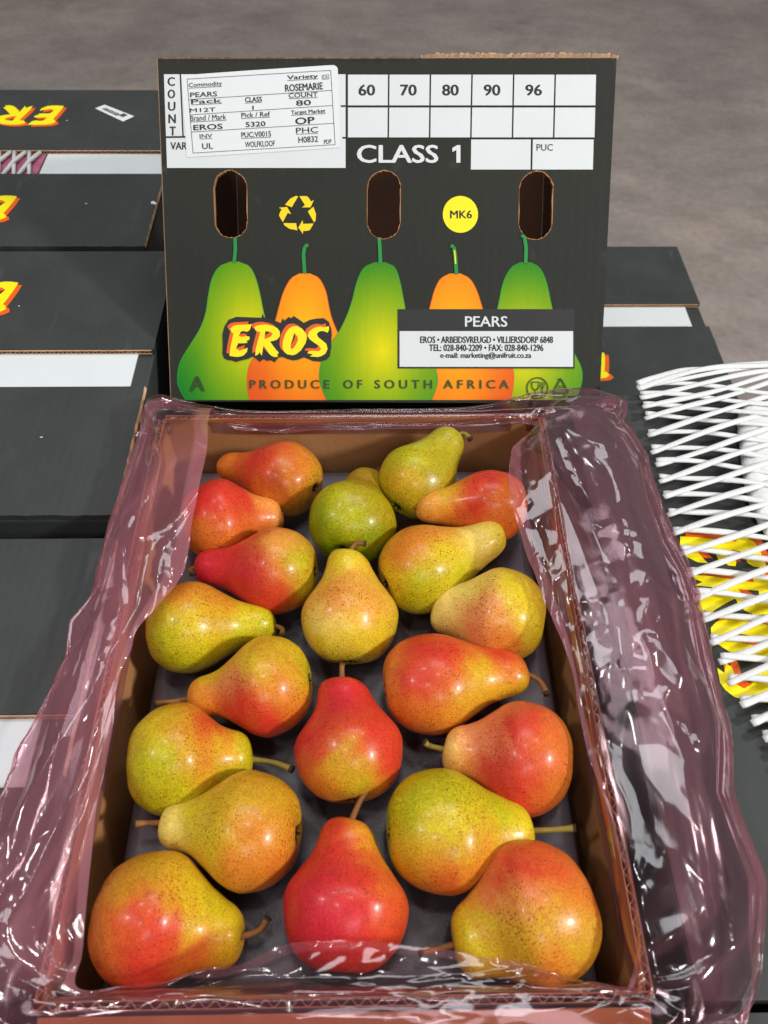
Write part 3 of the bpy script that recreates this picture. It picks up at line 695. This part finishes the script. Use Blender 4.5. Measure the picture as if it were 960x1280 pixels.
f = flat(); f.text('CLASS', (446, 203.5), (548, 203.5), 22, E0, .045); f.poly([[(570.5, 203.5), (575.5, 203.5), (575.5, 181.5), (571.5, 181.5), (565.5, 185), (565.5, 190), (570.5, 187.6)]], E0); f.build('class_text', M['white'], lid)
f = flat(); f.text('PEARS', (581, 408.5), (634, 408.5), 13, E0+.0013, .03); f.build('contents_text', M['white'], lid)

# printed pears: strips with a printed colour gradient
def lerp(a, b, t): return tuple(x+(y-x)*t for x, y in zip(a, b))
def ppear(rows, kind, off, hot):
    rows = np.array(rows, float); yy = np.linspace(rows[0, 0], rows[-1, 0], 40)
    t = np.linspace(0, len(rows)-1, 200); cr = catmull(rows, 200); xl = np.interp(yy, cr[:, 0], cr[:, 1]); xr = np.interp(yy, cr[:, 0], cr[:, 2])
    nc = 14; V = []; Cc = []; F = []
    for y, a, b in zip(yy, xl, xr):
        for c in range(nc+1):
            s = c/nc; ex = 1.6 if c in (0, nc) else 0
            x = a+(b-a)*s; V.append(on_lid(x, y, off))
            d = .70*math.hypot((x-hot[0])/hot[2], (y-hot[1]-14)/hot[3]); edge = min(x-a, b-x)
            d = max(0, min(1.25, d))
            if kind == 'g':
                col = lerp((232, 216, 4), (112, 158, 8), d/.66) if d < .66 else lerp((112, 158, 8), (24, 122, 34), min(1, (d-.66)/.40))
            else:
                col = lerp((250, 184, 6), (246, 138, 10), d/.6) if d < .6 else lerp((246, 138, 10), (224, 84, 28), min(1, (d-.6)/.5))
            if c in (0, nc): col = (24, 148, 62) if kind == 'g' else (226, 78, 46)
            Cc.append((*lin(col), 1))
    n = nc+1
    for r_ in range(39):
        for c in range(nc): a = r_*n+c; F.append((a+n, a+n+1, a+1, a))
    # hug the rim lines: move second columns close to the outline
    for r_ in range(40):
        for c, e, sgn in ((1, 0, 1), (nc-1, nc, -1)):
            p = np.array(V[r_*n+e]); q = np.array(V[r_*n+c]); d = q-p; L = np.linalg.norm(d)
            if L > .0012: V[r_*n+c] = tuple(p+d/L*.0012)
    me = mesh('printed_pear', V, F); a = me.color_attributes.new('print', 'FLOAT_COLOR', 'POINT')
    a.data.foreach_set('color', np.array(Cc, np.float32).ravel()); return link('printed_pear', me, M['print'], lid)
P1 = [(327,288,298),(329,281,306),(335,272,314),(350,264,321),(370,260,326),(390,257,330),(410,250,336),(430,238,345),(450,226,352),(465,222,355),(480,222,355),(490,226,352),(500,232,348)]
P2 = [(342,374,388),(344,369,394),(350,362,401),(365,354,408),(385,348,412),(400,344,416),(420,336,425),(440,322,440),(455,312,450),(470,309,455),(485,309,455),(500,312,452)]
P3 = [(328,468,482),(330,461,489),(338,452,496),(355,445,501),(375,440,505),(395,433,509),(415,423,516),(435,409,530),(450,402,540),(465,399,546),(480,400,547),(500,408,540)]
P4 = [(342,562,576),(344,557,581),(350,549,589),(365,542,597),(387,536,604),(410,528,612),(430,515,625),(460,505,641),(480,502,642),(500,505,639)]
P5 = [(328,650,664),(330,644,669),(338,636,677),(355,628,684),(387,621,691),(410,612,700),(430,600,712),(445,592,720),(460,588,727),(475,586,728),(490,588,724),(500,592,718)]
ppear(P1, 'g', .0003, (312, 405, 60, 90)); ppear(P5, 'g', .00033, (655, 430, 62, 85)); ppear(P2, 'o', .0005, (382, 395, 48, 85)); ppear(P4, 'o', .0005, (570, 405, 50, 90)); ppear(P3, 'g', .0007, (478, 425, 62, 85))
# stems of the printed pears
for pts in ([(294, 297), (294.5, 312), (293, 328)], [(385, 306), (381, 309), (379.5, 318), (381, 342)], [(474, 298), (475, 312), (475.5, 329)], [(563.5, 307), (567, 309), (569, 318), (570.5, 343)], [(652, 294), (655.5, 297), (657.5, 310), (657, 329)]):
    f = flat(); f.path(pts, 4.4, .0009); f.build('printed_stem', M['green_ink'], lid)
f = flat(); f.path([(568, 313), (569.5, 330)], 1.6, .00102); f.build('printed_stem', M['yellow2'], lid)
# logo on the printed pears (drawing is 5.333 times the photo's size)
logo(lambda p, q, off: on_lid(260+p/5.3333, 380+q/5.3333, off), lid, .0010, True)
f = flat(); f.rect(497, 460.5, 718, 386.5, .0011); f.build('contact_frame', M['ink'], lid)
f = flat(); f.rect(499.5, 458.5, 716, 414, .00125); f.build('contact_panel', M['white'], lid)
f = flat()
f.text('EROS \u2022 ARBEIDSVREUGD \u2022 VILLIERSDORP 6848', (525, 428.8), (691, 428.8), 8.2, .0014, .05)
f.text('TEL: 028-840-2209 \u2022 FAX: 028-840-1296', (536, 438.8), (679, 438.8), 8.2, .0014, .05)
f.text('e-mail: marketing@unifruit.co.za', (550, 449.4), (664, 449.4), 9, .0014, .045)
f.build('contact_text', M['ink'], lid)
f = flat()
f.text('A', (237, 488.5), (256.5, 488.5), 18, .0012, .05)
for s, a, b in (('P R O D U C E', 312, 412), ('O F', 429, 453), ('S O U T H', 468, 540), ('A F R I C A', 554, 636)): f.text(s, (a, 485.5), (b, 485.5), 10.5, .0012, .05)
f.path(ell(671.5, 485, 13, 13, 28), 1.5, .0012, True)
f.path([(664.5, 477.5), (664.5, 483), (666.5, 486.5), (669, 487.5), (671.5, 486.5), (673.5, 483), (673.5, 477.5)], 1.3, .0012, True).path([(669, 487.5), (669, 494), (664.5, 495.5)], 1.3, .0012).path([(669, 494), (673, 495)], 1.3, .0012)
for dx in (0, 2.2, 4.4): f.line((675.5+dx, 477.5), (675.5+dx, 482.5), 1, .0012)
f.path([(675.5, 482.5), (677.7, 485), (679.9, 482.5)], 1.2, .0012).line((677.5, 485), (677, 495), 1.5, .0012)
tri = [(700.5, 472.5), (710.5, 491), (690.5, 491)]
for q in range(3):
    a = np.array(tri[q]); b = np.array(tri[(q+1) % 3]); f.line(a+(b-a)*.06, a+(b-a)*.86, 2, .0012)
    m_ = a+(b-a)*.84; d = (b-a)/np.linalg.norm(b-a); nn = np.array([-d[1], d[0]])
    f.poly([[tuple(m_+nn*2.8), tuple(m_-nn*2.8), tuple(m_+d*3.6)]], .0012)
f.text('20', (696.5, 487.5), (704.5, 487.5), 6, .0012, .01); f.text('PAP', (692, 499.5), (707, 499.5), 5.5, .0012, .02)
f.build('small_print', M['dark_green_ink'], lid)
# recycling mark: three bent arrows
f = flat()
def rot(p, a, c): ca, sa = math.cos(a), math.sin(a); return (c[0]+p[0]*ca-p[1]*sa, c[1]+p[0]*sa+p[1]*ca)
cc_ = (373.3, 267.5)
for q in range(3):
    a = 2*PI*q/3
    for pl in ([(-10.5, -19), (-3.5, -22.5), (-.5, -22), (-8.5, -8.5), (-17, -11.5)], [(1, -22.2), (10.5, -22.2), (13.5, -19), (15.5, -15.5), (19, -17.3), (14.8, -8.2), (4.2, -8.2), (8, -11)]):
        f.poly([[rot(p, a, cc_) for p in pl]], E0)
f.build('recycling_mark', M['yellow'], lid)
f = flat(); f.poly([ell(575.5, 268, 22, 23, 48)], E0); rm = f.build('round_mark', M['yellow2'], lid)
f = flat(); f.text('MK6', (562.5, 273), (590, 273), 9.8, E1, .04); f.build('mark_text', M['ink'], rm)
# sticker with its own printing; drawing in a 4.571 times enlarged frame
ZK = .21875
def stk(x, y, off): return on_lid(225+x*ZK, 80+y*ZK, off)
f = Flat(stk); f.poly([[(8, 66), (400, 38), (860, 8), (880, 8), (895, 16), (902, 30), (908, 200), (916, 478), (500, 506), (40, 534)]], .0006); sk = f.build('sticker', M['sticker'], lid)
f = Flat(stk); so = .00085
TT = [('Commodity',52,142,242,131,32,0,1),('PEARS',60,193,214,186,28,.02,0),('Pack',65,230,240,222,24,.03,1),('M12T',57,278,205,272,22,.02,0),('Brand / Mark',60,328,266,318,31,0,1),('EROS',78,380,246,372,30,.045,0),('INV',114,425,186,422,22,.01,1),('UL',128,487,190,485,32,.01,0),
('CLASS',373,220,470,216,28,.03,1),('1',415,263,423,262.5,23,0,0),('Pick / Ref',352,308,516,300,27,.01,1),('5320',376,362,490,356,28,.03,0),('PUC:V0015',352,422,522,414,30,.01,1),('WOLFKLOOF',374,478,544,470,32,0,0),
('Variety',614,98,790,88,30,.03,1),('ROSEMARIE',602,160,818,146,40,.02,0),('COUNT',622,195,788,188,26,.01,1),('80',664,240,750,236,30,.03,0),('Target Market',636,297,832,286,29,.01,1),('OP',660,348,772,340,38,.045,0),('PHC',664,398,790,392,32,0,1),('H0832',678,452,790,446,34,.01,0),('PDP',824,459,868,455,24,0,0)]
for s, xa_, ya, xb, yb, h, bd, ul in TT:
    f.text(s, (xa_, ya), (xb, yb), h, so, 0 if s == '1' else bd*1.0+.012)
    if ul:
        dy = 5 if s not in ('Commodity', 'Variety', 'Target Market') else -2
        f.line((xa_, ya+dy), (xb, yb+dy), 2.6, so)
for a, b in (((42, 88), (862, 38)), ((862, 38), (887, 462)), ((887, 462), (76, 510)), ((76, 510), (42, 88)), ((50, 205), (868, 152)), ((60, 292), (875, 238)), ((68, 390), (882, 340))): f.line(a, b, 2.6, so)
f.path([(812, 66), (850, 63), (852, 86), (814, 89)], 2.4, so, True).text('CA', (818, 85), (846, 83), 15, so)
f.build('sticker_text', M['ink'], sk)

# ------------------------------------------------------------------ foam net on the right carton
net = tag(thing('foam_net', (.3, .3, 0)), 'large white foam net spread over the right carton, covering its yellow lettering', 'foam net')
ends = [(797,483),(800,497),(803,511),(806,525),(810,544),(814,564),(820,582),(824,601),(829,622),(835,644),(841,668),(849,694),(857,720),(867,748),(878,776),(888,802),(899,828),(911,855),(925,881),(939,904),(954,926),(970,948),(986,970)]
no = np.array([.3, .3, 0])
def strand(pts, r, seed):
    pts = catmull(pts, 26); rg = np.random.default_rng(seed)
    pts[:, 2] += .0012*np.sin(np.linspace(0, 9, 26)+rg.random()*6); pts[:, 1] += .0007*np.sin(np.linspace(0, 7, 26)+rg.random()*6)
    rad = r*(1+.10*np.sin(np.linspace(0, 13, 26)+rg.random()*6)); rad[0] *= .85
    v, fc = tube(pts-no, rad, 9, .55); link('strand', mesh('strand', v, fc), M['foam'], net, True)
for q, (x, y) in enumerate(ends):
    px_mm = at(x, y, .006); s = 1.0
    sl = max(-.31, -.15-.045*q)-.012*max(0, q-9); L1 = 230
    strand([at(x, y, .0055), at(x+L1*.35, y+sl*L1*.35-2, .0105), at(x+L1*.7, y+sl*L1*.7-3, .0085), at(x+L1, y+sl*L1, .008)], .0024, q)
    sl2 = .07+.004*q*.2
    strand([at(x+.5, y-6-.15*q, .0055), at(x+70, y-2, .0065), at(x+150, y+sl2*150-4, .0105), at(x+240, y+sl2*240, .008)], .0024, 100+q)
strand([at(797, 481, .006), at(815, 472, .008), at(850, 463, .011), at(885, 462, .009), at(915, 457, .011), at(990, 452, .01)], .0028, 301)
strand([at(797, 484, .006), at(830, 474, .008), at(870, 465, .012), at(910, 458, .013), at(960, 455, .013), at(1000, 452, .012)], .0028, 302)
# the net is bunched into a smooth white wad at its right
nu, nv = 26, 34; V = []; F = []
lft = catmull([(932, 500, 0), (924, 520, 0), (928, 560, 0), (933, 600, 0), (944, 636, 0), (962, 668, 0)], nu)
for a_ in range(nu):
    for b_ in range(nv):
        x = lft[a_, 0]+(1065-lft[a_, 0])*b_/(nv-1); y = lft[a_, 1]-.10*(x-lft[a_, 0])
        e = min(1, b_/4)*min(1, a_/3, (nu-1-a_)/3)
        p = at(x, y, .009)
        V.append((p[0]-no[0], p[1]-no[1], .004+.0052*math.sqrt(max(0, e))+.0012*e*math.sin(a_*1.1+b_*.10)+.0006*e*math.sin(a_*2.3-b_*.2)))
for a_ in range(nu-1):
    for b_ in range(nv-1): k = a_*nv+b_; F.append((k, k+nv, k+nv+1, k+1))
wad = link('bunched_foam', mesh('bunched_foam', V, F), M['foam'], net, True); wad.modifiers.new('thick', 'SOLIDIFY').thickness = .004

# ------------------------------------------------------------------ plastic liner bag
ST = [ # rim point, hem px, hem z, outer px, outer z
 ((-.150,.402),(264,514),.004,(205,507),.004), ((-.15,.36),(257,560),.026,(181,548),.008), ((-.15,.30),(242,650),.026,(138,645),.008), ((-.15,.26),(230,708),.024,(112,718),.008),
 ((-.15,.21),(184,775),.020,(88,785),.008), ((-.15,.15),(146,850),.018,(52,886),.008), ((-.15,.10),(134,950),.018,(15,985),.008), ((-.15,.05),(114,1080),.018,(-25,1080),.010),
 ((-.15,.02),(108,1180),.018,(-60,1180),.010), ((-.15,.0),(96,1238),.016,(-20,1300),.006), ((-.12,0),(205,1232),.012,(70,1340),-.004), ((-.06,0),(300,1205),.020,(250,1345),-.010),
 ((-.02,0),(388,1180),.024,(385,1348),-.012), ((.03,0),(510,1180),.024,(520,1348),-.012), ((.09,0),(650,1204),.022,(655,1348),-.010), ((.13,0),(745,1238),.014,(770,1340),-.004),
 ((.15,0),(780,1245),.012,(905,1320),.008), ((.15,.03),(800,1165),.014,(942,1235),.010), ((.15,.08),(768,1050),.016,(935,1115),.012), ((.15,.14),(734,925),.018,(905,930),.012),
 ((.15,.20),(702,805),.022,(868,775),.012), ((.15,.28),(660,695),.026,(832,665),.012), ((.15,.34),(637,620),.028,(795,575),.012), ((.15,.38),(640,572),.024,(772,530),.010),
 ((.15,.402),(664,532),.006,(757,508),.004), ((.09,.402),None,0,None,0), ((0,.402),None,0,None,0), ((-.09,.402),None,0,None,0)]
CTL = []
for k, (rp, hp, hz, op, oz) in enumerate(ST):
    rp = np.array(rp)
    if hp is None:
        hem = np.array([rp[0]+.004, .393, -.007]); out = np.array([rp[0], .418, -.022]); nrm = np.array([0, 1.0])
    else:
        hem = at(*hp, hz); out = at(*op, oz)
        nrm = np.array([np.sign(rp[0]), 0.0]) if (0.01 < rp[1] < .39) else (np.array([0, -1.0]) if abs(rp[0]) < .145 else None)
        if nrm is None: nrm = np.array([np.sign(rp[0])*.7, -.7 if rp[1] < .2 else .7])
    i2 = rp-nrm*.004; r3 = np.array([rp[0]+nrm[0]*.003, rp[1]+nrm[1]*.003, .0035])
    lo = oz if hp is not None else -.022
    hi = max(hz, .018) if hp is not None else -.004
    o2 = out[:2]
    P = [(*(rp-nrm*.004), -.016), (*(rp-nrm*.004), -.009), (*i2, -.002), tuple(r3),
         (*(r3[:2]*.5+o2*.5), lo*.6+.003), (*(r3[:2]*.08+o2*.92), lo-.002), (*out[:2], lo-.001), (*(r3[:2]*.06+o2*.94), lo+.0025),
         (*(r3[:2]*.5+o2*.5), (hi+lo)*.5+.006), (*r3[:2], hi+.002 if hp is not None else .005), (*(hem[:2]*.45+r3[:2]*.55) , hem[2]*.5+(hi+.002)*.5), tuple(hem)]
    CTL.append(P)
CTL = np.array(CTL)                                    # stations x profile x 3
NU, NV = 1000, 210
nst = len(CTL)
# cyclic catmull along u at even arc length of the rim
ext = np.concatenate([CTL[-2:], CTL, CTL[:3]], 0)
rimp = np.concatenate([[np.array(s[0]) for s in ST], [np.array(ST[0][0])]]); seg = np.linalg.norm(np.diff(rimp, axis=0), axis=1)
seg = np.maximum(seg, .03); cum = np.concatenate([[0], np.cumsum(seg)]); LEN = cum[-1]
su = np.linspace(0, LEN, NU, endpoint=False); iu = np.searchsorted(cum, su, 'right')-1; fu = ((su-cum[iu])/seg[iu])[:, None, None]
p0, p1, p2, p3 = ext[iu+1], ext[iu+2], ext[iu+3], ext[iu+4]
U = .5*((2*p1)+(-p0+p2)*fu+(2*p0-5*p1+4*p2-p3)*fu**2+(-p0+3*p1-3*p2+p3)*fu**3)   # NU x profile x 3
# across
m = U.shape[1]; tv = np.linspace(0, m-1, NV); iv = np.clip(tv.astype(int), 0, m-2); fv = (tv-iv)[None, :, None]
q0 = U[:, np.maximum(iv-1, 0)]; q1 = U[:, iv]; q2 = U[:, iv+1]; q3 = U[:, np.minimum(iv+2, m-1)]
G = .5*((2*q1)+(-q0+q2)*fv+(2*q0-5*q1+4*q2-q3)*fv**2+(-q0+3*q1-3*q2+q3)*fv**3)
du = np.roll(G, -1, 0)-np.roll(G, 1, 0); dv = np.gradient(G, axis=1); Nn = np.cross(du, dv); Nn /= np.linalg.norm(Nn, axis=2)[:, :, None]+1e-12
S = np.repeat(su[:, None], NV, 1)
Tm = np.cumsum(np.concatenate([np.zeros((NU, 1)), np.linalg.norm(np.diff(G, axis=1), axis=2)], 1), 1)
def tri_w(x): return np.abs(2*(x-np.floor(x))-1)
PER = 24
def nz(ls, lt, seed):
    k = max(1, round(LEN/ls)); return vnoise(S/LEN*k, Tm/lt, seed, k)
def ridge(ls, lt, seed, sharp=1.0):
    a = np.abs(nz(ls, lt, seed)*2-1); return (1-a)**sharp
from mathutils.geometry import delaunay_2d_cdt
def facets(cs, ct, seed):
    """heights that are flat over random triangles (cells about cs long and ct wide): sharp creases between flat facets"""
    rg = np.random.default_rng(seed); tmax = Tm.max()+.03
    ns = max(4, round(LEN/cs)); nt = max(3, round(tmax/ct))
    a = (np.arange(ns)[:, None]+rg.random((ns, nt))*.95)/ns*LEN; b = (np.arange(nt)[None, :]+rg.random((ns, nt))*.95-.5)/nt*(tmax+.02)
    b[:, 0] = -.03; b[:, -1] = tmax+.02
    h = rg.normal(0, 1, (ns, nt)).clip(-1.7, 1.7); k = 4
    a = np.concatenate([a[-k:]-LEN, a, a[:k]+LEN]).ravel(); b = np.concatenate([b[-k:], b, b[:k]]).ravel(); h = np.concatenate([h[-k:], h, h[:k]]).ravel()
    w = cs/ct
    vs, _, fs, ov, _, _ = delaunay_2d_cdt([Vector((x/w, y)) for x, y in zip(a, b)], [], [], 0, 1e-7)
    idx = [o[0] for o in ov]; out = np.zeros_like(S); step = LEN/NU
    for f in fs:
        p = [idx[q] for q in f]; xs_ = a[p]; ys_ = b[p]; hs_ = h[p]
        i0 = max(0, int(math.ceil(xs_.min()/step))); i1 = min(NU-1, int(xs_.max()/step))
        if i1 < i0: continue
        X0 = S[i0:i1+1]; Y0 = Tm[i0:i1+1]
        den = (ys_[1]-ys_[2])*(xs_[0]-xs_[2])+(xs_[2]-xs_[1])*(ys_[0]-ys_[2])
        if abs(den) < 1e-12: continue
        l0 = ((ys_[1]-ys_[2])*(X0-xs_[2])+(xs_[2]-xs_[1])*(Y0-ys_[2]))/den
        l1 = ((ys_[2]-ys_[0])*(X0-xs_[2])+(xs_[0]-xs_[2])*(Y0-ys_[2]))/den
        l2 = 1-l0-l1; m_ = (l0 >= -1e-6) & (l1 >= -1e-6) & (l2 >= -1e-6)
        out[i0:i1+1][m_] = (l0*hs_[0]+l1*hs_[1]+l2*hs_[2])[m_]
    return out
def sstep(a, b, x): t = np.clip((x-a)/(b-a), 0, 1); return t*t*(3-2*t)
vv = np.linspace(0, 1, NV)[None, :]
H = .0031*facets(.17, .028, 1)+.0011*facets(.055, .022, 2)
gate = np.clip(nz(.08, .05, 7)*2.6-.9, 0, 1)
H += .0009*gate*facets(.020, .011, 3)
H += .00045*np.clip(nz(.06, .04, 9)*2.6-1.1, 0, 1)*facets(.009, .006, 4)
H += .0012*ridge(.26, .050, 3, 12)+.0008*ridge(.11, .035, 13, 12)
for q in range(5): H += (.0010-.0001*q)*ridge(.42-.05*q, .060-.004*q, 40+q, 22)*sstep(.35, .6, nz(.15, .1, 50+q))*(1 if q % 2 else -1)
H += .0012*np.exp(-((vv+.035*(nz(.12, .5, 26)-.5)-.602)/.006)**2)   # doubled edge of the outer fold stands up a little
# fine crinkle clusters
H += .0005*np.clip(nz(.05, .035, 16)*3-1.9, 0, 1)*facets(.0075, .0055, 17)
amp = np.interp(vv[0], [0, .2, .28, .36, .5, .56, .72, .82, 1], [.22, .2, .2, .4, .6, 1.5, 1.45, 1.0, .8])[None, :]
back = np.clip((S-cum[24])/.04, 0, 1)*np.clip((LEN-S)/.04, 0, 1)
G = G+Nn*(H*amp*(1-.8*back))[:, :, None]*1.15
# the outer fold runs in short straight lengths, not a smooth curve
kn = 46; kx = np.linspace(0, LEN, kn+1); kj = RNG.normal(0, .0040, kn+1); kj[-1] = kj[0]
jo = np.interp(su, kx, kj)[:, None]*np.exp(-((vv-.53)/.10)**2)*(1-back)
nh = G[:, 115, :2]-G[:, 60, :2]; nh /= np.linalg.norm(nh, axis=1)[:, None]+1e-9
G[:, :, 0] += jo*nh[:, 0:1]; G[:, :, 1] += jo*nh[:, 1:2]
# ragged, slightly curled hem
hemw = np.clip((vv-.9)/.1, 0, 1)**2
G[:, :, 2] += hemw*.004*(nz(.03, .5, 12)-.3); G[:, :, 0] += hemw*.004*(nz(.025, .5, 13)-.5); G[:, :, 1] += hemw*.004*(nz(.025, .5, 14)-.5)
V = G.reshape(-1, 3)
F = [(i*NV+j, ((i+1) % NU)*NV+j, ((i+1) % NU)*NV+j+1, i*NV+j+1) for i in range(NU) for j in range(NV-1)]
bag = link('plastic_liner', mesh('plastic_liner', V, F), M['film'], None, True)
# gathered, doubled film holds more pink: outer fold, hem and the fold lines
wv = vv+.035*(nz(.12, .5, 26)-.5)
band = sstep(.49, .50, wv)*(1-sstep(.592, .600, wv))*(.5+.6*nz(.09, .02, 20))
hemb = sstep(.955, .962, vv+.02*(nz(.05, .5, 27)-.5))*.6
fold = .55*(.32*sstep(.75, .80, facets(.22, .030, 31))+.26*sstep(.8, .86, facets(.12, .018, 32))+.30*sstep(.55, .62, -facets(.30, .016, 33))*sstep(.3, .6, nz(.2, .06, 34)))
left = np.clip((cum[9]-S)/.03, 0, 1)*np.clip((S-.02)/.05, 0, 1)
dens = band+hemb+fold+.22*ridge(.30, .030, 21, 14)+left*(.22+.46*nz(.14, .022, 24))
front = np.clip((S-cum[9])/.03, 0, 1)*np.clip((cum[16]-S)/.03, 0, 1)
dens = np.clip(dens, 0, 1.1)*(1-.5*back)*(1-.6*front)
ca = bag.data.color_attributes.new('gather', 'FLOAT_COLOR', 'POINT')
ca.data.foreach_set('color', np.repeat(dens.reshape(-1, 1), 4, 1).astype(np.float32).ravel())
tag(bag, 'crumpled clear pink plastic liner bag folded over the rim of the open box', 'plastic bag')
